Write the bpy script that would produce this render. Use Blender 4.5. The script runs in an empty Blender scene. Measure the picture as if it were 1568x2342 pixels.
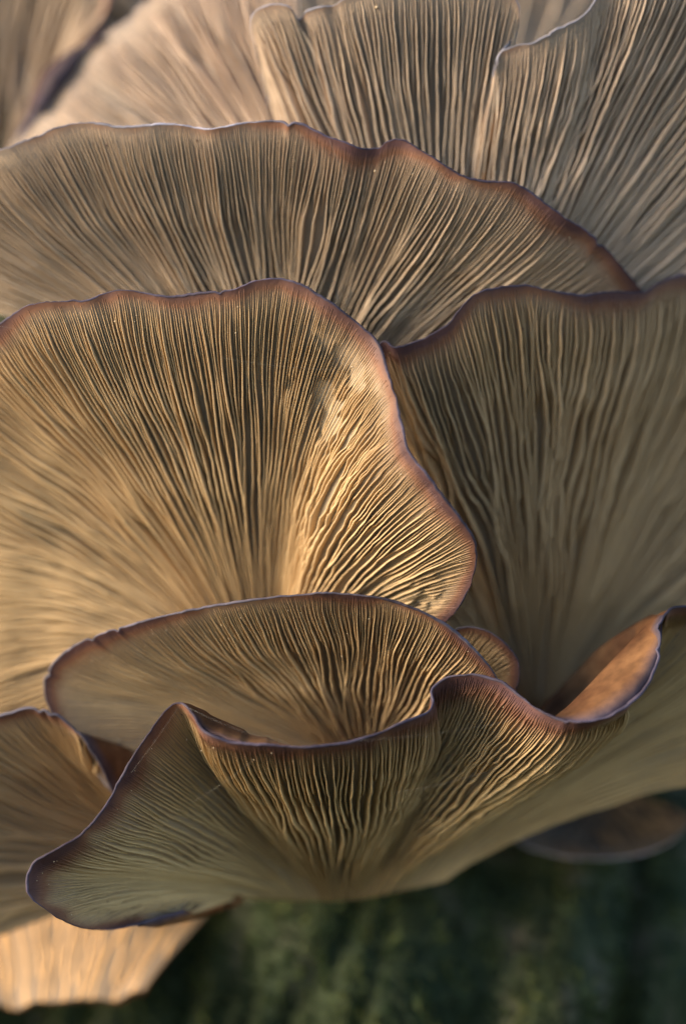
import bpy, math, random
import numpy as np
from mathutils import Vector

# ------------------------------------------------------------------ camera, sky, sun, exposure
SC = bpy.context.scene
COL = SC.collection
R = math.radians
PX = 0.269 / 2342.0            # metres per photo unit (1568 x 2342 grid) on the plane y = 0
D0 = 0.50                      # camera stands 0.5 m in front of that plane, looking along +Y
cam_d = bpy.data.cameras.new('camera')
cam = bpy.data.objects.new('camera', cam_d)
COL.objects.link(cam)
cam.location = (0, -D0, 0)
cam.rotation_euler = (R(90), 0, 0)
cam_d.sensor_fit = 'VERTICAL'
cam_d.sensor_height = 36.0
cam_d.lens = 36.0 * D0 / 0.269
cam_d.clip_start = 0.02
cam_d.clip_end = 200.0
cam_d.dof.use_dof = True
cam_d.dof.focus_distance = D0 - 0.018
cam_d.dof.aperture_fstop = 3.2
SC.camera = cam

sun_dir = Vector((-0.90, -0.28, 0.32)).normalized()      # towards the sun
world = bpy.data.worlds.new('World')
SC.world = world
world.use_nodes = True
wn = world.node_tree
sky = wn.nodes.new('ShaderNodeTexSky')
sky.sky_type = 'NISHITA'
sky.sun_disc = False
sky.ozone_density = 1.5
sky.dust_density = 0.4
sky.sun_elevation = math.asin(sun_dir.z)
sky.sun_rotation = math.atan2(sun_dir.x, sun_dir.y)
bg = wn.nodes['Background']
bg.inputs['Strength'].default_value = 0.115
wn.links.new(sky.outputs[0], bg.inputs['Color'])
sun_d = bpy.data.lights.new('sun', 'SUN')
sun_d.energy = 3.4
sun_d.angle = R(32)
sun_d.color = (1.0, 0.81, 0.56)
sun = bpy.data.objects.new('sun', sun_d)
COL.objects.link(sun)
sun.rotation_euler = (-sun_dir).to_track_quat('-Z', 'Y').to_euler()
SC.view_settings.view_transform = 'Standard'
SC.view_settings.look = 'None'
SC.view_settings.exposure = 1.75
SC.view_settings.gamma = 1.0
SC.render.engine = 'CYCLES'
SC.cycles.use_denoising = True
SC.cycles.max_bounces = 8
SC.cycles.diffuse_bounces = 3
SC.cycles.transmission_bounces = 6

# ------------------------------------------------------------------ helpers
rng = np.random.default_rng(7)
_lat = np.random.default_rng(99).random((256, 256))

def noise2(x, y, seed=0):
    """smooth value noise in -1..1"""
    x = np.asarray(x, float) + seed * 17.31
    y = np.asarray(y, float) + seed * 9.77
    xi = np.floor(x).astype(int); yi = np.floor(y).astype(int)
    fx = x - xi; fy = y - yi
    fx = fx * fx * (3 - 2 * fx); fy = fy * fy * (3 - 2 * fy)
    g = lambda i, j: _lat[i % 256, j % 256]
    a = g(xi, yi) * (1 - fx) + g(xi + 1, yi) * fx
    b = g(xi, yi + 1) * (1 - fx) + g(xi + 1, yi + 1) * fx
    return (a * (1 - fy) + b * fy) * 2 - 1

def smooth(x, a, b):
    t = np.clip((x - a) / (b - a), 0, 1)
    return t * t * (3 - 2 * t)

def to3d(px, py, y):
    k = PX * (D0 + y) / D0
    return np.stack([(px - 784.0) * k, y + 0 * px, (1171.0 - py) * k], -1)

def catmull(pts, n):
    """centripetal-ish smooth curve through pts, resampled evenly by length in the picture plane"""
    p = np.asarray(pts, float)
    e = np.vstack([2 * p[0] - p[1], p, 2 * p[-1] - p[-2]])
    out = []
    for i in range(1, len(e) - 2):
        t = np.linspace(0, 1, 24, endpoint=False)[:, None]
        a, b, c, d = e[i - 1], e[i], e[i + 1], e[i + 2]
        out.append(0.5 * ((2 * b) + (c - a) * t + (2 * a - 5 * b + 4 * c - d) * t ** 2 + (3 * b - a - 3 * c + d) * t ** 3))
    q = np.vstack(out + [p[-1:]])
    s = np.concatenate([[0], np.cumsum(np.hypot(*(np.diff(q[:, :2], axis=0).T)))])
    idx = s[::24]
    tt = np.linspace(0, s[-1], n)
    r = np.stack([np.interp(tt, s, q[:, k]) for k in range(p.shape[1])], -1)
    return r, np.append(idx[:len(p) - 1], s[-1]) / s[-1], s[-1]

def mesh_obj(name, verts, faces, mat, parent=None, attrs=None, smooth_shade=True):
    me = bpy.data.meshes.new(name)
    verts = np.ascontiguousarray(verts, dtype=np.float32)
    faces = np.ascontiguousarray(faces, dtype=np.int32)
    me.vertices.add(len(verts)); me.vertices.foreach_set('co', verts.ravel())
    k = faces.shape[1]
    me.loops.add(faces.size); me.loops.foreach_set('vertex_index', faces.ravel())
    me.polygons.add(len(faces))
    me.polygons.foreach_set('loop_start', np.arange(0, faces.size, k, dtype=np.int32))
    me.polygons.foreach_set('loop_total', np.full(len(faces), k, dtype=np.int32))
    me.polygons.foreach_set('use_smooth', np.full(len(faces), smooth_shade, dtype=bool))
    for an, av in (attrs or {}).items():
        a = me.attributes.new(an, 'FLOAT', 'POINT')
        a.data.foreach_set('value', np.ascontiguousarray(av, dtype=np.float32))
    me.update(calc_edges=True)
    me.materials.append(mat)
    o = bpy.data.objects.new(name, me)
    COL.objects.link(o)
    if parent is not None:
        o.parent = parent
        o.matrix_parent_inverse = parent_inv(parent)
    return o

def parent_inv(p):
    from mathutils import Matrix
    return Matrix.Translation(-Vector(p.location))

def grid_faces(nu, nv, wrap_v=False):
    i, j = np.meshgrid(np.arange(nu - 1), np.arange(nv if wrap_v else nv - 1), indexing='ij')
    j2 = (j + 1) % nv
    return np.stack([i * nv + j, (i + 1) * nv + j, (i + 1) * nv + j2, i * nv + j2], -1).reshape(-1, 4)

def thing(name, label, cat, loc, group=None):
    o = bpy.data.objects.new(name, None)
    COL.objects.link(o)
    o.empty_display_size = 0.01
    o.location = loc
    o['label'] = label; o['category'] = cat
    if group: o['group'] = group
    return o

# ------------------------------------------------------------------ materials
def nodes(name):
    m = bpy.data.materials.new(name); m.use_nodes = True
    nt = m.node_tree; nt.nodes.clear()
    return m, nt, lambda t, **k: _mk(nt, t, k)

def _mk(nt, t, k):
    n = nt.nodes.new(t)
    for a, b in k.items(): setattr(n, a, b)
    return n

def ramp(N, stops):
    r = N('ShaderNodeValToRGB')
    e = r.color_ramp.elements
    while len(e) < len(stops): e.new(0.5)
    for el, (p, c) in zip(e, stops):
        el.position = p; el.color = (*c, 1)
    return r

def flesh_material(name, pale, brown, dark, trans, fine=900.0):
    m, nt, N = nodes(name); L = nt.links.new
    out = N('ShaderNodeOutputMaterial')
    at = N('ShaderNodeAttribute', attribute_name='tint')
    geo = N('ShaderNodeNewGeometry')
    n1 = N('ShaderNodeTexNoise'); n1.inputs['Scale'].default_value = 55; n1.inputs['Detail'].default_value = 4
    L(geo.outputs['Position'], n1.inputs['Vector'])
    add = N('ShaderNodeMath', operation='MULTIPLY_ADD')
    L(n1.outputs['Fac'], add.inputs[0]); add.inputs[1].default_value = 0.30
    sub = N('ShaderNodeMath', operation='ADD'); sub.inputs[1].default_value = -0.15
    L(at.outputs['Fac'], sub.inputs[0]); L(sub.outputs[0], add.inputs[2])
    rp = ramp(N, [(0.0, pale), (0.30, tuple(0.72 * a + 0.28 * b for a, b in zip(pale, brown))), (0.62, brown), (1.0, dark)])
    L(add.outputs[0], rp.inputs['Fac'])
    # per-piece difference and fine mottling
    oi = N('ShaderNodeObjectInfo')
    n2 = N('ShaderNodeTexNoise'); n2.inputs['Scale'].default_value = fine; n2.inputs['Detail'].default_value = 3
    L(geo.outputs['Position'], n2.inputs['Vector'])
    mr = N('ShaderNodeMapRange'); mr.inputs['To Min'].default_value = 0.86; mr.inputs['To Max'].default_value = 1.10
    L(n2.outputs['Fac'], mr.inputs['Value'])
    mr2 = N('ShaderNodeMapRange'); mr2.inputs['To Min'].default_value = 0.90; mr2.inputs['To Max'].default_value = 1.06
    L(oi.outputs['Random'], mr2.inputs['Value'])
    mu = N('ShaderNodeMath', operation='MULTIPLY'); L(mr.outputs[0], mu.inputs[0]); L(mr2.outputs[0], mu.inputs[1])
    sc = N('ShaderNodeVectorMath', operation='SCALE'); L(rp.outputs['Color'], sc.inputs[0]); L(mu.outputs[0], sc.inputs['Scale'])
    p = N('ShaderNodeBsdfPrincipled')
    p.inputs['Roughness'].default_value = 0.62
    p.inputs['Specular IOR Level'].default_value = 0.22
    L(sc.outputs[0], p.inputs['Base Color'])
    bp = N('ShaderNodeBump'); bp.inputs['Strength'].default_value = 0.25; bp.inputs['Distance'].default_value = 0.0004
    L(n2.outputs['Fac'], bp.inputs['Height']); L(bp.outputs[0], p.inputs['Normal'])
    tr = N('ShaderNodeBsdfTranslucent')
    warm = N('ShaderNodeVectorMath', operation='MULTIPLY'); warm.inputs[1].default_value = (1.05, 0.84, 0.56)
    L(sc.outputs[0], warm.inputs[0]); L(warm.outputs[0], tr.inputs['Color'])
    mx = N('ShaderNodeMixShader'); mx.inputs['Fac'].default_value = trans
    L(p.outputs[0], mx.inputs[1]); L(tr.outputs[0], mx.inputs[2])
    L(mx.outputs[0], out.inputs['Surface'])
    return m

PALE = (0.62, 0.47, 0.30)
BROWN = (0.195, 0.098, 0.064)
DARK = (0.085, 0.045, 0.050)
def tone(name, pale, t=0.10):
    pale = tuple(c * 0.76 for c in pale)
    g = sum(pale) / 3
    dk = tuple((c * 0.6 + g * 0.4) * 0.62 for c in pale)             # shade between the gills, put into the underside colour
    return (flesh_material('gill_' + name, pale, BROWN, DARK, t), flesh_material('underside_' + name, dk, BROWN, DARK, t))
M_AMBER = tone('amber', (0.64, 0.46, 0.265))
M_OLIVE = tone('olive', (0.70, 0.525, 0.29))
M_DIM = tone('dim', (0.57, 0.41, 0.25))  # darker flesh colour stands in for shadow cast on the right cap
M_SUNNY = tone('sunny', (0.85, 0.50, 0.22))  # sunlight painted in: brighter orange flesh for the low left cap
M_MAUVE = tone('mauve', (0.57, 0.44, 0.325))  # haze over the upper caps put into the colour, also in grey and rose
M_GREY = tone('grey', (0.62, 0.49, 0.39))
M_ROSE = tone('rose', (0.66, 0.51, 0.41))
M_DEEP_SHADE = tone('deep_shade', (0.10, 0.075, 0.05))  # deep shade painted in as very dark flesh for the low right cap
M_STEM = flesh_material('stem_flesh', (0.62, 0.50, 0.36), BROWN, DARK, 0.1)

def skin_material(name, edge, inner, trans):
    m, nt, N = nodes(name); L = nt.links.new
    out = N('ShaderNodeOutputMaterial')
    at = N('ShaderNodeAttribute', attribute_name='rimd')       # metres in from the margin
    geo = N('ShaderNodeNewGeometry')
    n1 = N('ShaderNodeTexNoise'); n1.inputs['Scale'].default_value = 260; n1.inputs['Detail'].default_value = 5
    L(geo.outputs['Position'], n1.inputs['Vector'])
    ma = N('ShaderNodeMath', operation='MULTIPLY_ADD'); ma.inputs[1].default_value = 0.0030
    L(n1.outputs['Fac'], ma.inputs[0])
    s0 = N('ShaderNodeMath', operation='ADD'); s0.inputs[1].default_value = -0.0015
    L(at.outputs['Fac'], s0.inputs[0]); L(s0.outputs[0], ma.inputs[2])
    mr = N('ShaderNodeMapRange'); mr.inputs['From Max'].default_value = 0.012
    L(ma.outputs[0], mr.inputs['Value'])
    rp0 = ramp(N, [(0.0, (0, 0, 0)), (0.08, (0.05, 0.05, 0.05)), (0.5, (1, 1, 1))])
    L(mr.outputs[0], rp0.inputs['Fac'])
    ap = N('ShaderNodeAttribute', attribute_name='pale')  # blue-white skylight glow along some rims, painted into the lip colour
    me_ = N('ShaderNodeMix', data_type='RGBA'); me_.inputs['A'].default_value = (*edge, 1); me_.inputs['B'].default_value = (0.42, 0.42, 0.50, 1)
    L(ap.outputs['Fac'], me_.inputs['Factor'])
    rp = N('ShaderNodeMix', data_type='RGBA'); rp.inputs['B'].default_value = (*inner, 1)
    L(rp0.outputs[0], rp.inputs['Factor']); L(me_.outputs['Result'], rp.inputs['A'])
    n3 = N('ShaderNodeTexNoise'); n3.inputs['Scale'].default_value = 34; n3.inputs['Detail'].default_value = 3
    L(geo.outputs['Position'], n3.inputs['Vector'])
    r3 = ramp(N, [(0.34, (0.42, 0.36, 0.36)), (0.52, (0.8, 0.8, 0.8)), (0.68, (1.35, 1.35, 1.4))]); L(n3.outputs['Fac'], r3.inputs['Fac'])
    r4 = ramp(N, [(0.32, (0.72, 0.70, 0.70)), (0.68, (1.25, 1.25, 1.25))]); L(n1.outputs['Fac'], r4.inputs['Fac'])
    m4 = N('ShaderNodeVectorMath', operation='MULTIPLY'); L(rp.outputs['Result'], m4.inputs[0]); L(r4.outputs[0], m4.inputs[1])
    mm = N('ShaderNodeVectorMath', operation='MULTIPLY'); L(m4.outputs[0], mm.inputs[0]); L(r3.outputs[0], mm.inputs[1])
    rp = mm
    p = N('ShaderNodeBsdfPrincipled')
    p.inputs['Roughness'].default_value = 0.72
    p.inputs['Specular IOR Level'].default_value = 0.25
    L(rp.outputs[0], p.inputs['Base Color'])
    bp = N('ShaderNodeBump'); bp.inputs['Strength'].default_value = 0.4; bp.inputs['Distance'].default_value = 0.0005
    L(n1.outputs['Fac'], bp.inputs['Height']); L(bp.outputs[0], p.inputs['Normal'])
    tr = N('ShaderNodeBsdfTranslucent'); L(rp.outputs[0], tr.inputs['Color'])
    mx = N('ShaderNodeMixShader'); mx.inputs['Fac'].default_value = trans
    L(p.outputs[0], mx.inputs[1]); L(tr.outputs[0], mx.inputs[2]); L(mx.outputs[0], out.inputs['Surface'])
    return m

M_SKIN = skin_material('cap_skin', (0.085, 0.072, 0.115), (0.23, 0.115, 0.052), 0.35)
M_SKIN_DARK = skin_material('cap_skin_dark', (0.05, 0.045, 0.075), (0.050, 0.026, 0.030), 0.2)

# ------------------------------------------------------------------ trunk
TRUNK_Y = 0.155
def trunk_y(x, z):
    """height field of the bark: furrowed plates running obliquely up the stem"""
    s = x * 1.0 - z * 0.28
    ridges = np.abs(noise2(s * 30, z * 6, 70)) * 1.5 + 0.5 * np.abs(noise2(s * 95, z * 22, 71))
    lumps = noise2(x * 16, z * 16, 72)
    fine = noise2(x * 420, z * 300, 73) * 0.4 + noise2(x * 900, z * 900, 74) * 0.3
    return TRUNK_Y + 0.30 * x + 1.1 * x ** 2 - 0.016 * ridges - 0.007 * lumps - 0.0014 * fine + np.clip(z + 0.055, -0.09, 0) * (0.25 + 0.75 * smooth(x, -0.06, 0.02))

# ------------------------------------------------------------------ the mushroom builder
def build_cap(label, rim, base, tiers, group=None, name='oyster_mushroom', up=(0, -1), k1=0.40, b1=0.35, k2=0.30, b2=0.45,
              p=1.35, hmax=0.0046, margin=1.0, crinkle=None, thick=0.0050, folds=(), ruffle=0.0012, seed=1, nu=420, nv=64,
              skin=None, stem_r=0.011, stem_to=None, wave=1.0, lip=0.00029, gseg=56, tier_v=(0.0, 0.12, 0.58, 0.80), flat_end=0.982, bare=None, yshift=0.0, sag=0.0, mat=M_AMBER, mwidth=1.05, lumpy=0.0, nicks=3, hang=0.32, hfun=None, nsmooth=0.06, stem_off=0.003, tuck=(), usmooth=0.0):
    """rim: list of (px, py, y); base: ((px, py), (px, py), y) the short line where gills run into the stem.
       u runs along the rim, v from base (0) to rim (1)."""
    r, cu, length = catmull(rim, nu)
    r[:, 2] += yshift
    us = np.linspace(0, 1, nu)
    tr_ = np.gradient(r[:, :2], axis=0); tr_ /= np.linalg.norm(tr_, axis=1, keepdims=True) + 1e-9
    inw = np.stack([-tr_[:, 1], tr_[:, 0]], -1)
    inw *= np.sign((inw * (np.array(base[0]) - r[:, :2])).sum(1, keepdims=True))
    rr_ = np.random.default_rng(seed + 400)
    jag = 1.0 * noise2(us * length / 13, us * 0, seed + 13) + 1.5 * noise2(us * length / 37, us * 0, seed + 14)
    for q in range(nicks):
        c = rr_.uniform(0.15, 0.9)
        jag = jag + rr_.uniform(4, 8) * np.exp(-((us - c) * length / rr_.uniform(4.5, 9)) ** 2)
    u = np.linspace(0, 1, nu)
    v = np.linspace(0, 1, nv)
    (b0, b1_, yb) = base
    yb = yb + yshift
    B = np.stack([b0[0] + (b1_[0] - b0[0]) * u, b0[1] + (b1_[1] - b0[1]) * u], -1)
    B[:, 1] += sag * np.sin(np.pi * u) + lumpy * noise2(u * 11, u * 0, seed + 12)
    Rm = r[:, :2]
    # inward rim normals, smoothed so that folds do not cross
    t = np.gradient(Rm, axis=0)
    hk = int(nu * nsmooth)
    ker = np.hanning(2 * hk + 1); ker /= ker.sum()
    t = np.stack([np.convolve(np.pad(t[:, k], hk, mode='edge'), ker, 'valid') for k in (0, 1)], -1)
    nrm = np.stack([-t[:, 1], t[:, 0]], -1)
    nrm /= np.linalg.norm(nrm, axis=1, keepdims=True) + 1e-9
    d = B - Rm
    ln = np.linalg.norm(d, axis=1, keepdims=True)
    dn = d / ln
    nrm *= np.sign((nrm * dn).sum(1, keepdims=True))
    upv = np.array(up, float)
    c1 = -dn * (1 - b1) + upv * b1
    c1 /= np.linalg.norm(c1, axis=1, keepdims=True)
    c2 = dn * (1 - b2) + nrm * b2
    c2 /= np.linalg.norm(c2, axis=1, keepdims=True)
    C1 = B + c1 * ln * k1
    C2 = Rm + c2 * ln * k2
    V = v[None, :, None]
    xy = ((1 - V) ** 3) * B[:, None] + 3 * ((1 - V) ** 2) * V * C1[:, None] + 3 * (1 - V) * V ** 2 * C2[:, None] + V ** 3 * Rm[:, None]
    xy = xy + (inw * jag[:, None])[:, None, :] * V ** 16          # ragged, nicked edge
    yy = yb + (r[:, 2:3] - yb) * (v[None, :] ** p)
    # gentle undulation of the sheet, growing towards the margin
    yy = yy + ruffle * (v[None, :] ** 2) * (noise2(u * length / 110, u * 0, seed)[:, None] + 0.5 * noise2(u[:, None] * length / 45, v[None, :] * 2, seed + 3))
    for i0, i1 in tuck:                                       # the sheet dips behind its own rolled-over fold
        w_ = np.sin(np.pi * np.clip((u - cu[i0]) / (cu[i1] - cu[i0]), 0, 1))[:, None]
        yy = yy + 0.018 * w_ * (smooth(1 - v, 0.0, 0.07) * (1 - smooth(1 - v, 0.30, 0.75)))[None, :]
    P = to3d(xy[..., 0], xy[..., 1], yy)
    if usmooth:                                               # the body of the cap rolls over more gently than its margin
        hk = int(nu * usmooth); ku = np.hanning(2 * hk + 1); ku /= ku.sum()
        Q = np.pad(P, ((hk, hk), (0, 0), (0, 0)), mode='reflect', reflect_type='odd')
        Q = sum(ku[k] * Q[k:k + nu] for k in range(2 * hk + 1))
        wq = (1 - smooth(v, 0.45, 0.97))[None, :, None]
        P = P * (1 - wq) + Q * wq
    Pu = np.gradient(P, axis=0); Pv = np.gradient(P, axis=1)
    Nn = np.cross(Pu, Pv)
    Nn /= np.linalg.norm(Nn, axis=2, keepdims=True) + 1e-12
    view = np.array([0, -D0, 0]) - P
    flip = np.sign(np.median((Nn * view).sum(2)))
    Nn *= flip                                              # points to the gill side
    seg = np.linalg.norm(np.diff(P, axis=1), axis=2)
    rimd = np.concatenate([np.cumsum(seg[:, ::-1], 1)[:, ::-1], np.zeros((nu, 1))], 1)
    mg = margin(u) if callable(margin) else np.full(nu, margin)
    mgn = mg * (0.80 + 0.42 * noise2(u * length / 150, u * 0, seed + 15) + 0.15 * noise2(u * length / 40, u * 0, seed + 16))
    tint = np.clip((0.55 * np.exp(-(rimd / (0.0018 * mwidth)) ** 1.2) + 0.80 * np.exp(-(rimd / (0.0062 * mwidth)) ** 1.3)) * mgn[:, None], 0, 1)
    root_pt = to3d(np.array([(b0[0] + b1_[0]) / 2]), np.array([(b0[1] + b1_[1]) / 2]), yb)[0]
    T = thing(name, label, 'mushroom', root_pt, group)
    # underside of the cap
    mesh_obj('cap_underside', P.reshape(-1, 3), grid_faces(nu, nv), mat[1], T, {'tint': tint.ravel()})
    # skin: rounded lip, then the upper face running back to the stem
    th = lip * 2 + (thick - lip * 2) * smooth(rimd, 0.0, 0.022)
    top = P - Nn * th[..., None]
    O = Pv[:, -1] / (np.linalg.norm(Pv[:, -1], axis=1, keepdims=True))
    lipn = (0.00014 * noise2(u * length / 9, u * 0, seed + 8) + 0.00016 * noise2(u * length / 31, u * 0, seed + 9))[:, None]
    cols, rd = [], []
    mid = P[:, -1] - Nn[:, -1] * lip
    for a in np.linspace(-0.62 * math.pi, 0.5 * math.pi, 8):
        lr = lip * (1.1 + 0.45 * noise2(u * length / 60, u * 0, seed + 10))[:, None]
        cols.append(mid + (O * math.cos(a) - Nn[:, -1] * math.sin(a)) * lr + O * lipn)
        rd.append(np.zeros(nu))
    for j in range(nv - 2, -1, -1):
        cols.append(top[:, j]); rd.append(rimd[:, j])
    S = np.stack(cols, 1)
    mesh_obj('cap_skin', S.reshape(-1, 3), grid_faces(nu, S.shape[1]), skin or M_SKIN, T, {'rimd': np.stack(rd, 1).ravel(), 'pale': np.repeat(np.clip(1.02 - mg, 0, 1), S.shape[1])})
    # folds: places where the margin rolls over and the smooth upper face shows behind it
    for edge_, crest_ in folds:
        n = 60
        E, _, _ = catmull(edge_, n); Cq, _, _ = catmull(crest_, n)
        E[:, 2] += yshift; Cq[:, 2] += yshift
        rows, dist = [], []
        for k in range(26):
            q = k / 17.0
            if q <= 1:
                pt = to3d(*(E * (1 - q) + Cq * q).T)
                pt[:, 1] -= 0.006 * math.sin(math.pi * q) * np.sin(np.pi * np.linspace(0, 1, n))
                dd = 0.0105 * q
            else:
                a = (q - 1) / 0.47
                back = Cq + np.array([6.0, 40.0, 0.012]) * np.array([a, a * a, math.sin(a * math.pi / 2)])
                pt = to3d(*back.T); dd = 0.0105
            rows.append(pt); dist.append(np.full(n, dd))
        F = np.stack(rows, 1)
        F += 0.00035 * noise2(np.linspace(0, 14, n)[:, None], np.linspace(0, 2.0, 26)[None], seed + 77)[..., None]
        mesh_obj('cap_fold', F.reshape(-1, 3), grid_faces(n, 26), skin or M_SKIN, T, {'rimd': np.stack(dist, 1).ravel(), 'pale': np.zeros(n * 26)})
    # stem: from the gill root back into the wood
    a0 = root_pt + np.array([0, stem_off, 0.006])
    end = stem_to if stem_to is not None else (root_pt[0] * 0.95, float(trunk_y(root_pt[0] * 0.95, root_pt[2])) + 0.012, root_pt[2] + 0.006)
    end = np.array(end)
    n, m = 14, 20
    tt = np.linspace(0, 1, n)
    halfw = min(0.012, 0.004 + 0.5 * PX * math.hypot(b1_[0] - b0[0], b1_[1] - b0[1]) + 0.002)
    ctr = a0[None] * (1 - tt[:, None]) + end[None] * tt[:, None]
    ctr[:, 2] += 0.004 * np.sin(tt * math.pi)
    ring = np.linspace(0, 2 * math.pi, m, endpoint=False)
    rr = halfw * (1 - tt) + stem_r * tt
    rr *= np.sqrt(np.clip(tt / 0.25, 0, 1))
    pts = ctr[:, None] + np.stack([np.cos(ring)[None] * rr[:, None], 0 * rr[:, None] * ring[None], np.sin(ring)[None] * np.minimum(rr, stem_r)[:, None]], -1)
    pts += 0.0006 * noise2(ring[None] * 3 + seed, tt[:, None] * 6)[..., None]
    mesh_obj('stem', pts.reshape(-1, 3), grid_faces(n, m, True), M_STEM, T, {'tint': np.zeros(n * m)})

    # gills: every blade is its own mesh
    def sample(A, uu, vv):
        x = np.clip(uu, 0, 1) * (nu - 1); y = np.clip(vv, 0, 1) * (nv - 1)
        i = np.minimum(x.astype(int), nu - 2); j = np.minimum(y.astype(int), nv - 2)
        fx = (x - i); fy = (y - j)
        if A.ndim == 3: fx = fx[:, None]; fy = fy[:, None]
        return (A[i, j] * (1 - fx) + A[i + 1, j] * fx) * (1 - fy) + (A[i, j + 1] * (1 - fx) + A[i + 1, j + 1] * fx) * fy
    Uw = np.linalg.norm(Pu, axis=2) * (nu - 1)               # metres per unit u
    n0, levels = tiers
    total = n0 * 2 ** (levels - 1)
    joined, tips = [], []
    order = sorted(range(total), key=lambda g: min(q for q in range(levels) if g % (2 ** (levels - 1 - q)) == 0))
    for count, g in enumerate(order):
        lev = levels - 1
        for q in range(levels):
            if g % (2 ** (levels - 1 - q)) == 0:
                lev = q; break
        jit = (rng.random() - 0.5) * 0.40 / total
        u0 = (g + 0.5) / total + jit
        vs = tier_v[lev] + (rng.random() - 0.5) * (0.22 if lev else 0.0)
        vs = max(0.0, vs)
        if lev and rng.random() < 0.10: vs = min(0.86, vs + 0.15)
        ve = flat_end + (rng.random() - 0.5) * 0.022
        if vs > ve - 0.05: continue
        ns = max(10, int(gseg * (ve - vs) + 6))
        vv = np.linspace(vs, ve, ns)
        cr = (crinkle(u0) if callable(crinkle) else (crinkle or 0.0))
        # spacing between neighbouring blades at this v, from how many levels reach here
        act = sum(1 for q in range(levels) if True)
        dens = n0 * (1 + smooth(vv, tier_v[1] - 0.1, tier_v[1] + 0.1) + (2 * smooth(vv, tier_v[2] - 0.1, tier_v[2] + 0.1) if levels > 2 else 0)
                     + (4 * smooth(vv, tier_v[3] - 0.1, tier_v[3] + 0.1) if levels > 3 else 0))
        uw = sample(Uw[..., None], np.full(ns, u0), vv)[:, 0]
        sp = np.clip(uw / dens, 0.00025, 0.0030)
        # blades bend together, and a little on their own; shorter ones lean to a neighbour at their start
        lat = 1.35 * wave * sp * noise2(u0 * length / 48, vv * 4.2, seed + 20) + 0.24 * wave * sp * noise2(np.full(ns, g * 3.7), vv * 11, seed + 21)
        side = 1 if (g // (2 ** max(0, levels - 1 - lev))) % 4 == 1 else -1
        if lev:
            lat = lat + side * 0.30 * sp * np.exp(-(vv - vs) / 0.07)
        lat = lat * smooth(1 - vv, 0.0, 0.12)
        uu = u0 + lat / np.maximum(uw, 1e-4)
        Pg = sample(P, uu, vv); Ng = sample(Nn, uu, vv)
        Ng = Ng * (1 - hang) + np.array([0.0, -0.97, -0.22]) * hang      # blades tend to stand out from the wood and hang
        Ng /= np.linalg.norm(Ng, axis=1, keepdims=True)
        Dg = np.gradient(Pg, axis=0); Dg /= np.linalg.norm(Dg, axis=1, keepdims=True) + 1e-12
        Ng = Ng - Dg * (Ng * Dg).sum(1, keepdims=True); Ng /= np.linalg.norm(Ng, axis=1, keepdims=True) + 1e-12
        Tg = np.cross(Dg, Ng); Tg /= np.linalg.norm(Tg, axis=1, keepdims=True) + 1e-12
        rd_ = sample(rimd[..., None], uu, vv)[:, 0]
        tn = sample(tint[..., None], uu, vv)[:, 0]
        h = np.minimum(hmax, 3.1 * sp + 0.0003)
        h = h * (0.10 + 0.90 * smooth(rd_, 0.0005, 0.0150) ** 1.15) * (0.22 + 0.78 * smooth(vv, 0.02, 0.26))
        h = h * (1.0, 0.92, 0.80, 0.68)[lev] * (1 + 0.13 * noise2(np.full(ns, g * 1.9), vv * 9, seed + 30))
        if lev: h = h * (0.08 + 0.92 * smooth(vv - vs, 0.0, 0.10))
        h = h * (0.25 + 0.75 * smooth(ve - vv, 0.0, 0.05))
        if hfun: h = h * hfun(u0)
        if bare: h = h * (1 - 0.93 * bare(uu, vv))
        w = np.clip(0.205 * sp, 0.00008, 0.00048)
        w = w * (1.05, 1.0, 0.92, 0.85)[lev]
        frq = 26 + 10 * rng.random()
        lean = 0.16 * sp * noise2(u0 * length / 34, vv * 6, seed + 40) + 0.12 * sp * noise2(np.full(ns, g * 5.1), vv * frq, seed + 41)
        if cr: lean = lean + cr * sp * (noise2(np.full(ns, u0 * length / 16), vv * 34, seed + 50) + 0.5 * noise2(np.full(ns, g * 2.3), vv * 60, seed + 51))
        if cr: Pg = Pg + Tg * (0.6 * cr * sp * noise2(np.full(ns, u0 * length / 16), vv * 34, seed + 50))[:, None]
        edge = h * 0.05 * noise2(np.full(ns, g * 7.7), vv * 70, seed + 60)
        hh = h + edge
        wt = np.minimum(w * 0.92, h * 0.5)
        ring_ = [(-1.08 * w, -0.00035, 0 * w), (-0.95 * w, 0.5 * h, 0.35 * lean), (-wt, hh - wt * 0.75, 0.9 * lean),
                 (0 * w, hh, lean), (wt, hh - wt * 0.75, 0.9 * lean), (0.95 * w, 0.5 * h, 0.35 * lean), (1.08 * w, -0.00035, 0 * w)]
        X = np.stack([Pg + Tg * (a + c)[:, None] + Ng * (b + 0 * a)[:, None] for a, b, c in ring_], 1)
        if rng.random() < 0.35:
            k = int(rng.integers(2, ns - 2)); tips.append(X[k, 3] + Ng[k] * 0.00005)
        if count < 285:
            mesh_obj('gill', X.reshape(-1, 3), grid_faces(ns, 7), mat[0], T, {'tint': np.repeat(tn, 7)})
        else:
            joined.append((X.reshape(-1, 3), grid_faces(ns, 7), np.repeat(tn, 7)))
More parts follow.
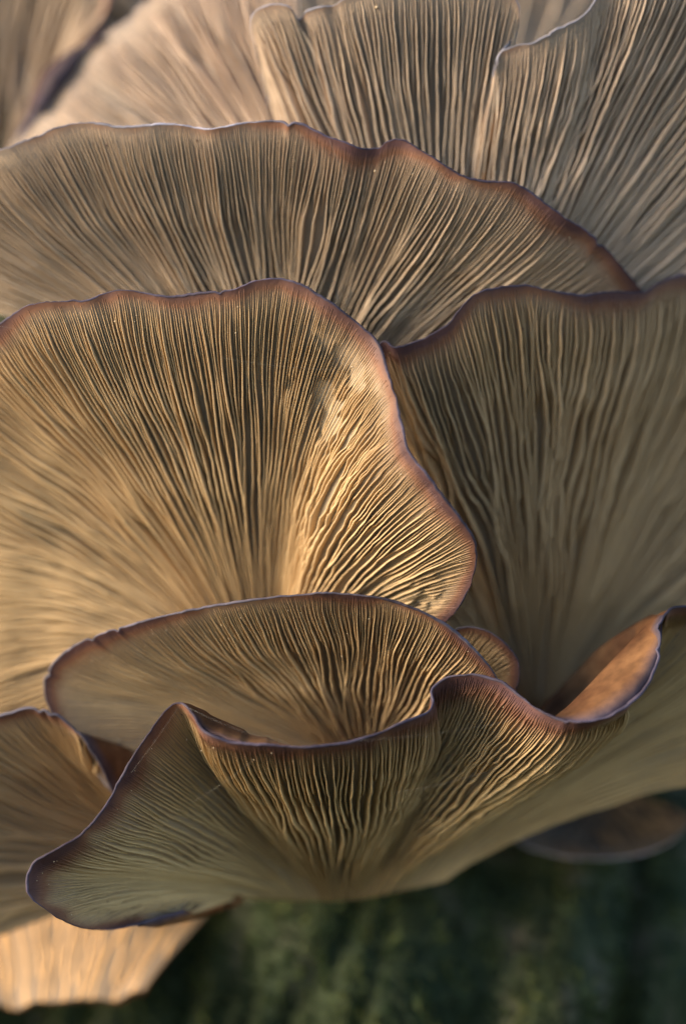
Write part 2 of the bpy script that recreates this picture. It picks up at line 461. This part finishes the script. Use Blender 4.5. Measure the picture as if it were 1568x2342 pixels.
    if len(tips) > 4:                                         # spore crumbs and grit caught on the gill edges
        octa = np.array([[1, 0, 0], [-1, 0, 0], [0, 1, 0], [0, -1, 0], [0, 0, 1], [0, 0, -1]], float)
        of = np.array([[0, 2, 4], [2, 1, 4], [1, 3, 4], [3, 0, 4], [2, 0, 5], [1, 2, 5], [3, 1, 5], [0, 3, 5]])
        cs = np.array(tips); sz = rng.uniform(.00007, .00024, len(cs)) * (1 + (rng.random(len(cs)) < .06))
        vv_ = cs[:, None] + octa[None] * sz[:, None, None] * rng.uniform(.5, 1.3, (len(cs), 6, 1))
        ff = (of[None] + 6 * np.arange(len(cs))[:, None, None]).reshape(-1, 3)
        o = mesh_obj('grit', vv_.reshape(-1, 3), ff, M_STEM, T, {'tint': np.repeat(rng.choice([0.0, 0.0, 0.25, 0.9], len(cs)), 6)})
        o['kind'] = 'stuff'
    if joined:
        off = np.cumsum([0] + [len(a) for a, _, _ in joined])
        o = mesh_obj('short_gills', np.vstack([a for a, _, _ in joined]), np.vstack([f + k for (_, f, _), k in zip(joined, off)]), mat[0], T,
                     {'tint': np.concatenate([t for _, _, t in joined])})
        o['kind'] = 'stuff'
    return T

# ------------------------------------------------------------------ the cluster
FOLD_RIGHT = ([(1268, 1642, -.036), (1300, 1651, -.038), (1370, 1647, -.039), (1440, 1611, -.037), (1484, 1563, -.033), (1508, 1498, -.029), (1513, 1428, -.025), (1532, 1396, -.021)],
              [(1266, 1640, -.034), (1296, 1616, -.028), (1340, 1572, -.024), (1385, 1524, -.021), (1430, 1478, -.018), (1470, 1436, -.016), (1500, 1406, -.016), (1528, 1394, -.019)])
FOLD_LEFT = ([(414, 1609, -.030), (440, 1633, -.034), (468, 1675, -.038), (530, 1699, -.040), (600, 1705, -.041), (670, 1707, -.041)],
             [(416, 1607, -.028), (452, 1620, -.026), (500, 1644, -.026), (556, 1670, -.028), (612, 1690, -.032), (668, 1704, -.038)])
FOLD_BACK = ([(36, 326, .087), (75, 280, .084), (104, 246, .082), (161, 170, .080), (189, 120, .079), (238, 82, .077)],
             [(30, 326, .096), (58, 262, .096), (70, 228, .095), (90, 178, .094), (125, 140, .092), (205, 88, .086)])
# front, low mushroom with the folded rim
build_cap('lowest large mushroom, its ruffled dark rim folding over above the mossy bark',
    rim=[(420, 2080, .004), (310, 2112, -.006), (235, 2124, -.012), (170, 2114, -.018), (110, 2082, -.026), (66, 2035, -.030), (76, 1980, -.031), (130, 1945, -.031), (195, 1905, -.031), (250, 1835, -.030), (295, 1750, -.030),
         (350, 1668, -.030), (385, 1620, -.030), (412, 1610, -.031), (440, 1634, -.035), (468, 1676, -.039), (530, 1700, -.041), (620, 1706, -.042), (720, 1710, -.042),
         (830, 1692, -.040), (920, 1655, -.037), (975, 1634, -.033), (994, 1608, -.029), (990, 1578, -.026), (1020, 1554, -.025), (1075, 1546, -.026), (1140, 1560, -.029),
         (1190, 1595, -.032), (1240, 1632, -.036), (1300, 1652, -.039), (1370, 1648, -.040), (1440, 1612, -.038), (1484, 1564, -.034), (1508, 1498, -.030),
         (1513, 1428, -.026), (1532, 1396, -.022), (1580, 1390, -.016), (1660, 1410, -.008), (1740, 1480, .004), (1780, 1580, .014), (1770, 1700, .022), (1720, 1790, .028)],
    base=((580, 2056), (1020, 2014), .038), tiers=(66, 4), b1=0.28, k1=0.36, b2=0.42, k2=0.26, p=0.85, mwidth=2.0,
    nicks=3, thick=.0022, yshift=.008, usmooth=.025,
    folds=(FOLD_RIGHT, FOLD_LEFT), tuck=((29, 37),), sag=20,
    crinkle=lambda u: 0.20 * math.exp(-((u - 0.60) / 0.07) ** 2) + 0.08, ruffle=.0010, mat=M_OLIVE, hfun=lambda u: 0.42 + 0.58 * smooth(u, 0.30, 0.44) * (1 - smooth(u, 0.62, 0.73)), wave=0.7, seed=1, stem_r=.016)
# the cap tucked in above it
build_cap('broad arched mushroom with a thin blue-grey rim tucked directly behind the folded lowest one',
    rim=[(330, 1900, .022), (262, 1815, .018), (195, 1735, .016), (135, 1660, .014), (108, 1605, .012), (103, 1555, .010), (130, 1510, .006), (180, 1475, .001), (240, 1449, -.004),
         (340, 1420, -.009), (460, 1394, -.014), (580, 1374, -.018), (700, 1362, -.021), (790, 1361, -.022), (880, 1373, -.022), (960, 1400, -.021), (1030, 1440, -.019),
         (1085, 1490, -.016), (1130, 1545, -.011), (1160, 1610, -.004)],
    base=((740, 1775), (870, 1765), .030), tiers=(40, 4), b1=0.30, k1=0.36, b2=0.38, k2=0.30, p=1.05, margin=lambda u: 0.20 + 0.65 * smooth(u, 0.14, 0.24), ruffle=.0007, hfun=lambda u: 0.30 + 0.70 * smooth(u, 0.38, 0.58), seed=2, crinkle=0.06, stem_r=.012)
# tiny one at its right
build_cap('tiny orange fan-shaped mushroom peeping out beside the arched rim',
    rim=[(1010, 1475, .004), (1040, 1441, -.001), (1085, 1436, -.004), (1130, 1452, -.005), (1165, 1485, -.004), (1184, 1525, -.001), (1180, 1575, .004), (1165, 1610, .008)],
    base=((1000, 1600), (1040, 1610), .018), lip=.00016, tiers=(13, 3), nu=120, nv=40, hmax=.0015, margin=0.8, nicks=0, seed=3, thick=.0025, stem_r=.005, ruffle=.0004)
# big left cap
def flank_scars(u, v):
    n = noise2(u * 46, v * 15, 91) + 0.5 * noise2(u * 120, v * 34, 92)
    zone = np.exp(-((u - 0.70) / 0.05) ** 2) * smooth(v, 0.62, 0.74) * (1 - smooth(v, 0.90, 0.97))
    zone = zone + np.exp(-((u - 0.94) / 0.025) ** 2) * smooth(v, 0.5, 0.7)
    return 0.85 * smooth(n * 0.75 + zone * 0.7, 0.62, 0.85) * np.clip(zone * 2, 0, 1)
build_cap('very large golden mushroom with the long brown rim and brightly lit crinkled flank',
    rim=[(-130, 1760, .056), (-200, 1580, .052), (-215, 1350, .042), (-190, 1120, .026), (-130, 920, .010), (-60, 800, -.002), (0, 742, -.009), (50, 707, -.014), (110, 690, -.016),
         (190, 690, -.017), (240, 672, -.018), (285, 663, -.019), (380, 680, -.019), (470, 671, -.020), (530, 664, -.021), (590, 643, -.022), (645, 640, -.022), (695, 656, -.022),
         (760, 697, -.022), (820, 742, -.021), (860, 785, -.021), (884, 850, -.025), (908, 930, -.028), (930, 1025, -.030), (975, 1088, -.030), (1030, 1162, -.028),
         (1073, 1218, -.025), (1088, 1272, -.021), (1074, 1338, -.015), (1042, 1395, -.009), (1005, 1430, -.003), (940, 1480, .010)],
    base=((510, 1590), (660, 1600), .032), tiers=(60, 4), b1=0.44, k1=0.44, b2=0.52, k2=0.36, p=0.85, hmax=.0050,
    crinkle=lambda u: 0.20 * math.exp(-((u - 0.76) / 0.07) ** 2) + 0.06, ruffle=.0010, hfun=lambda u: (0.75 + 0.25 * smooth(u, 0.36, 0.46)) * (1 - 0.45 * smooth(u, 0.64, 0.72)), nsmooth=.11, usmooth=.075, seed=4, bare=flank_scars, stem_r=.015, nu=520)
# big right cap
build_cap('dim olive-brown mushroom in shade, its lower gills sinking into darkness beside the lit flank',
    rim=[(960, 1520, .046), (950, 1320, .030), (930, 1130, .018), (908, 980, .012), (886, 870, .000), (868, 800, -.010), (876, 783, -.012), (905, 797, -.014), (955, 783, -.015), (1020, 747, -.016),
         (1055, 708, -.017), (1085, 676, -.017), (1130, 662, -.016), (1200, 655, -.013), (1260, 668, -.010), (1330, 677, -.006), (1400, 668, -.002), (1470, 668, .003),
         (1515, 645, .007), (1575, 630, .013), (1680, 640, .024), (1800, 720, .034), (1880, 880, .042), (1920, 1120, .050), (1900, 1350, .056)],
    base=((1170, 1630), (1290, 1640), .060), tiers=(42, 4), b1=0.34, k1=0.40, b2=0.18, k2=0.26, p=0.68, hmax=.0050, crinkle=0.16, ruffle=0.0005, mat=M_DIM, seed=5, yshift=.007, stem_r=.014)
# wide upper middle cap
build_cap('wide mushroom whose pale rim turns dark where it slopes down behind the olive-brown one',
    rim=[(-200, 660, .026), (-190, 540, .016), (-130, 430, .007), (-60, 372, .002), (0, 345, -.001), (80, 315, -.003), (140, 291, -.005), (205, 282, -.006), (265, 292, -.007),
         (330, 289, -.008), (395, 285, -.008), (475, 297, -.009), (560, 282, -.010), (680, 283, -.011), (745, 312, -.011), (815, 337, -.011), (862, 341, -.010), (883, 326, -.011),
         (920, 323, -.012), (980, 356, -.012), (1050, 401, -.011), (1100, 415, -.010), (1180, 422, -.009), (1235, 458, -.007), (1290, 500, -.004), (1340, 530, .000),
         (1392, 577, .005), (1432, 627, .010), (1466, 668, .015), (1490, 730, .022)],
    base=((580, 1080), (720, 1085), .032), tiers=(56, 4), b1=0.40, k1=0.42, b2=0.52, k2=0.32, p=1.05, hmax=.0050,
    margin=lambda u: 0.35 + 0.75 * smooth(u, 0.42, 0.58), crinkle=0.05, ruffle=0.0006, mat=M_MAUVE, nsmooth=0.10, seed=6, stem_r=.014, nu=480)
# top centre / right cap with the cleft
build_cap('tall pale mushroom with a deep cleft in its rim rising behind the wide one',
    rim=[(640, 330, .040), (600, 180, .030), (580, 90, .022), (574, 48, .017), (590, 22, .013), (635, 12, .010), (668, 22, .010), (684, 44, .013), (700, 28, .010), (735, 16, .008), (762, 14, .008),
         (795, -4, .006), (900, -30, .004), (1040, -40, .004), (1140, -24, .005), (1178, 0, .006), (1187, 40, .008), (1178, 78, .011), (1152, 106, .010), (1134, 135, .011), (1127, 175, .012),
         (1136, 150, .010), (1146, 122, .009), (1180, 106, .008), (1222, 99, .007), (1270, 70, .006), (1328, 40, .006), (1358, 10, .006), (1390, -30, .006), (1520, -90, .004),
         (1700, -60, .012), (1850, 80, .022), (1930, 300, .034), (1930, 560, .046)],
    base=((960, 1020), (1120, 1030), .048), yshift=-.010, tiers=(50, 4), b1=0.30, k1=0.36, b2=0.22, k2=0.22, p=1.0, hmax=.0050,
    margin=0.25, crinkle=lambda u: 0.08 + 0.22 * math.exp(-((u - 0.60) / 0.05) ** 2), ruffle=0.0005, mat=M_GREY, nsmooth=0.16, seed=7, stem_r=.016, nu=520, wave=0.8)
# soft one behind, upper left
build_cap('soft-focus pinkish mushroom with a bright sloping edge behind the tall cleft one',
    rim=[(-60, 520, .098), (-20, 400, .092), (50, 300, .086), (104, 246, .083), (161, 170, .081), (189, 120, .080), (238, 82, .078), (290, 46, .075), (334, 2, .072), (420, -50, .066), (540, -70, .058), (680, -40, .050)],
    base=((700, 640), (780, 640), .062), tiers=(15, 4), b1=0.25, k1=0.36, b2=0.35, k2=0.28, p=1.1, margin=0.30, mat=M_ROSE, seed=8, folds=(FOLD_BACK,), skin=M_SKIN_DARK, yshift=-.010, nu=160, nv=48, gseg=36)
# further left, behind that
build_cap('blurred greyish mushroom with a dark brown side edge at the back of the cluster',
    rim=[(-420, 420, .100), (-380, 100, .084), (-200, -120, .076), (60, -170, .072), (220, -120, .070), (252, -20, .070), (222, 60, .071), (190, 105, .072), (130, 150, .074), (92, 195, .076), (76, 240, .079), (40, 320, .086)],
    base=((-80, 700), (0, 700), .112), tiers=(19, 3), b1=0.25, k1=0.36, b2=0.25, k2=0.24, p=1.1, margin=0.9, mat=M_GREY, nicks=0, seed=9, yshift=.024, nu=160, nv=48, gseg=36)
# rearmost backdrop cap
build_cap('rearmost grey-brown mushroom glimpsed through the gap above the cleft rim',
    rim=[(100, 300, .112), (60, 0, .104), (150, -260, .098), (500, -400, .094), (1000, -430, .092), (1500, -400, .094), (1850, -200, .100), (1900, 200, .108)],
    base=((900, 760), (1050, 760), .116), tiers=(25, 3), b1=0.2, k1=0.34, b2=0.3, k2=0.26, p=1.0, margin=0.5, mat=M_GREY, nicks=0, seed=10, yshift=.016, nu=160, nv=48, gseg=30)
# lower left
build_cap('soft-focus tan mushroom whose brown edge curves down behind the lowest mushroom',
    rim=[(-330, 2260, .034), (-360, 2080, .024), (-320, 1890, .014), (-220, 1750, .008), (-90, 1670, .004), (0, 1640, .002), (60, 1622, .001), (108, 1628, .001), (150, 1652, .002),
         (198, 1702, .004), (236, 1768, .007), (264, 1828, .010), (300, 1900, .018)],
    base=((470, 1985), (500, 2030), .060), tiers=(20, 4), b1=0.10, k1=0.36, b2=0.36, k2=0.28, p=1.1, margin=0.75, hfun=lambda u: 0.45, seed=11, nu=180, nv=48, gseg=40, up=(-0.6, -0.8))
# low left, sunlit foot
build_cap('sunlit orange mushroom hanging low over the moss, out of focus',
    rim=[(-260, 2180, .062), (-220, 2060, .068), (-100, 1990, .070), (60, 1975, .070), (220, 1985, .072), (370, 2015, .074), (490, 2065, .078)],
    base=((-170, 2300), (330, 2272), .050), tiers=(13, 3), b1=0.2, k1=0.3, b2=0.2, k2=0.3, p=1.0, margin=0.2, nicks=0, hfun=lambda u: 0.10, yshift=.016, sag=18, stem_off=.024, wave=0.3, seed=12, lumpy=34, nu=140, nv=40, gseg=30, stem_r=.018, thick=.002, ruffle=.0015, hmax=.0025, mat=M_SUNNY)
# low right, dark
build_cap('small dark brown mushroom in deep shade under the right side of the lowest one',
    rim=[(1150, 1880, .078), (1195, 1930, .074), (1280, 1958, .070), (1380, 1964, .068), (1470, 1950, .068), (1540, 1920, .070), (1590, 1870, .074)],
    base=((1330, 1790), (1400, 1790), .125), yshift=.006, lip=.0001, tiers=(13, 2), up=(0, 1), b1=0.2, b2=0.3, p=1.0, margin=0.0, mat=M_DEEP_SHADE, nicks=0, seed=13, nu=100, nv=32, gseg=24, hmax=.0015,
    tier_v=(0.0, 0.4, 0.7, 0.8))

# ------------------------------------------------------------------ mossy trunk
m, nt, N = nodes('mossy_bark'); L = nt.links.new
out = N('ShaderNodeOutputMaterial'); geo = N('ShaderNodeNewGeometry')
n1 = N('ShaderNodeTexNoise'); n1.inputs['Scale'].default_value = 38; n1.inputs['Detail'].default_value = 6
n2 = N('ShaderNodeTexNoise'); n2.inputs['Scale'].default_value = 420; n2.inputs['Detail'].default_value = 4
mp = N('ShaderNodeMapping'); mp.inputs['Scale'].default_value = (1.5, 1.5, 0.35); mp.inputs['Rotation'].default_value = (0, R(-14), 0)
L(geo.outputs['Position'], mp.inputs['Vector']); L(mp.outputs[0], n1.inputs['Vector']); L(geo.outputs['Position'], n2.inputs['Vector'])
r1 = ramp(N, [(0.36, (0.014, 0.024, 0.014)), (0.52, (0.030, 0.040, 0.020)), (0.62, (0.060, 0.060, 0.042)), (0.74, (0.10, 0.085, 0.068))])
L(n1.outputs['Fac'], r1.inputs['Fac'])
r2 = ramp(N, [(0.3, (0.55, 0.55, 0.55)), (0.7, (1.25, 1.25, 1.25))]); L(n2.outputs['Fac'], r2.inputs['Fac'])
mu = N('ShaderNodeVectorMath', operation='MULTIPLY'); L(r1.outputs[0], mu.inputs[0]); L(r2.outputs[0], mu.inputs[1])
pb = N('ShaderNodeBsdfPrincipled'); pb.inputs['Roughness'].default_value = 0.9; pb.inputs['Specular IOR Level'].default_value = 0.15
L(mu.outputs[0], pb.inputs['Base Color']); L(pb.outputs[0], out.inputs['Surface'])
M_BARK = m
m, nt, N = nodes('moss'); L = nt.links.new
out = N('ShaderNodeOutputMaterial'); geo = N('ShaderNodeNewGeometry')
n1 = N('ShaderNodeTexNoise'); n1.inputs['Scale'].default_value = 70; n1.inputs['Detail'].default_value = 4
mp = N('ShaderNodeMapping'); mp.inputs['Scale'].default_value = (1.5, 1.5, 0.35); mp.inputs['Rotation'].default_value = (0, R(-14), 0)
L(geo.outputs['Position'], mp.inputs['Vector']); L(mp.outputs[0], n1.inputs['Vector'])
r1 = ramp(N, [(0.36, (0.010, 0.025, 0.012)), (0.50, (0.027, 0.052, 0.015)), (0.62, (0.085, 0.105, 0.026))])
L(n1.outputs['Fac'], r1.inputs['Fac'])
pb = N('ShaderNodeBsdfPrincipled'); pb.inputs['Roughness'].default_value = 0.8
L(r1.outputs[0], pb.inputs['Base Color'])
tr = N('ShaderNodeBsdfTranslucent'); L(r1.outputs[0], tr.inputs['Color'])
mx = N('ShaderNodeMixShader'); mx.inputs['Fac'].default_value = 0.3
L(pb.outputs[0], mx.inputs[1]); L(tr.outputs[0], mx.inputs[2]); L(mx.outputs[0], out.inputs['Surface'])
M_MOSS = m

trunk = thing('tree_trunk', 'dark mossy furrowed tree trunk carrying the mushroom cluster', 'tree trunk', (0, TRUNK_Y + 0.05, -0.3))
nx, nz = 300, 420
xs = np.linspace(-0.30, 0.34, nx); zs = np.linspace(-0.36, 0.32, nz)
X, Z = np.meshgrid(xs, zs, indexing='ij')
mesh_obj('bark', np.stack([X, trunk_y(X, Z), Z], -1).reshape(-1, 3), grid_faces(nx, nz), M_BARK, trunk)
# moss: short leafy shoots where the bark stands proud
K = 40000
mx_ = rng.uniform(-0.20, 0.24, K); mz = rng.uniform(-0.22, -0.04, K)
keep = (noise2((mx_ - 0.28 * mz) * 55, mz * 12, 80) + 0.5 * noise2(mx_ * 120, mz * 40, 81)) > -0.55
mx_, mz = mx_[keep], mz[keep]; K = len(mx_)
root = np.stack([mx_, trunk_y(mx_, mz), mz], -1)
d = np.stack([rng.normal(0, .5, K), -1 + 0 * mx_, rng.normal(0.25, .5, K)], -1); d /= np.linalg.norm(d, axis=1, keepdims=True)
s = np.cross(d, rng.normal(0, 1, (K, 3))); s /= np.linalg.norm(s, axis=1, keepdims=True)
hl = rng.uniform(.0020, .0055, K)[:, None]; wd = rng.uniform(.0003, .0007, K)[:, None]
q = np.stack([root - s * wd - d * .0004, root + s * wd - d * .0004, root + d * hl * .6 + s * wd * .8, root + d * hl + np.array([0, 0, -.0008])], 1)
mo = mesh_obj('moss', q.reshape(-1, 3), np.arange(K * 4).reshape(-1, 4), M_MOSS, trunk, smooth_shade=False)
mo['kind'] = 'stuff'

# ------------------------------------------------------------------ spider silk
m, nt, N = nodes('silk'); L = nt.links.new
out = N('ShaderNodeOutputMaterial'); pb = N('ShaderNodeBsdfPrincipled')
pb.inputs['Base Color'].default_value = (0.26, 0.25, 0.23, 1); pb.inputs['Roughness'].default_value = 0.35
L(pb.outputs[0], out.inputs['Surface'])
M_SILK = m
for (ax, ay, az), (bx, by, bz), sagp, lab in (
        ((752, 318, -.013), (846, 545, -.010), 4, 'fine silk thread hanging down across the wide notched mushroom'),
        ((-20, 742, -.020), (335, 792, -.019), 6, 'fine silk thread running along the golden mushroom just below its rim'),
        ((505, 818, -.021), (765, 846, -.022), 5, 'short faint silk thread over the dark central gills of the golden mushroom'),
        ((412, 1612, -.026), (300, 1768, -.024), 3, 'silk thread stretched down from the peak of the folded lowest mushroom'),
        ((414, 1610, -.026), (640, 1700, -.036), 7, 'silk thread bridging the brown hollow behind the folded rim'),
        ((440, 1835, -.022), (580, 1738, -.030), 4, 'slanting silk thread across the left half of the lowest mushroom'),
        ((820, 1694, -.036), (1170, 1648, -.030), 6, 'silk thread just under the middle rim of the lowest mushroom'),
        ((905, 1812, -.024), (1110, 1765, -.026), 5, 'silk thread low over the crinkled gills of the lowest mushroom')):
    t = np.linspace(0, 1, 24)
    px_ = ax + (bx - ax) * t; py_ = ay + (by - ay) * t + sagp * np.sin(np.pi * t); yy_ = az + (bz - az) * t - .003 * np.sin(np.pi * t)
    c = to3d(px_, py_, yy_)
    rad = 0.000011
    ring = np.linspace(0, 2 * np.pi, 5, endpoint=False)
    d_ = np.gradient(c, axis=0); d_ /= np.linalg.norm(d_, axis=1, keepdims=True)
    e1 = np.cross(d_, [0, 1, 0]); e1 /= np.linalg.norm(e1, axis=1, keepdims=True); e2 = np.cross(d_, e1)
    V = c[:, None] + rad * (np.cos(ring)[None, :, None] * e1[:, None] + np.sin(ring)[None, :, None] * e2[:, None])
    o = mesh_obj('silk_thread', V.reshape(-1, 3), grid_faces(24, 5, True), M_SILK)
    o['label'] = lab; o['category'] = 'silk thread'; o['group'] = 'spider silk on the mushrooms'
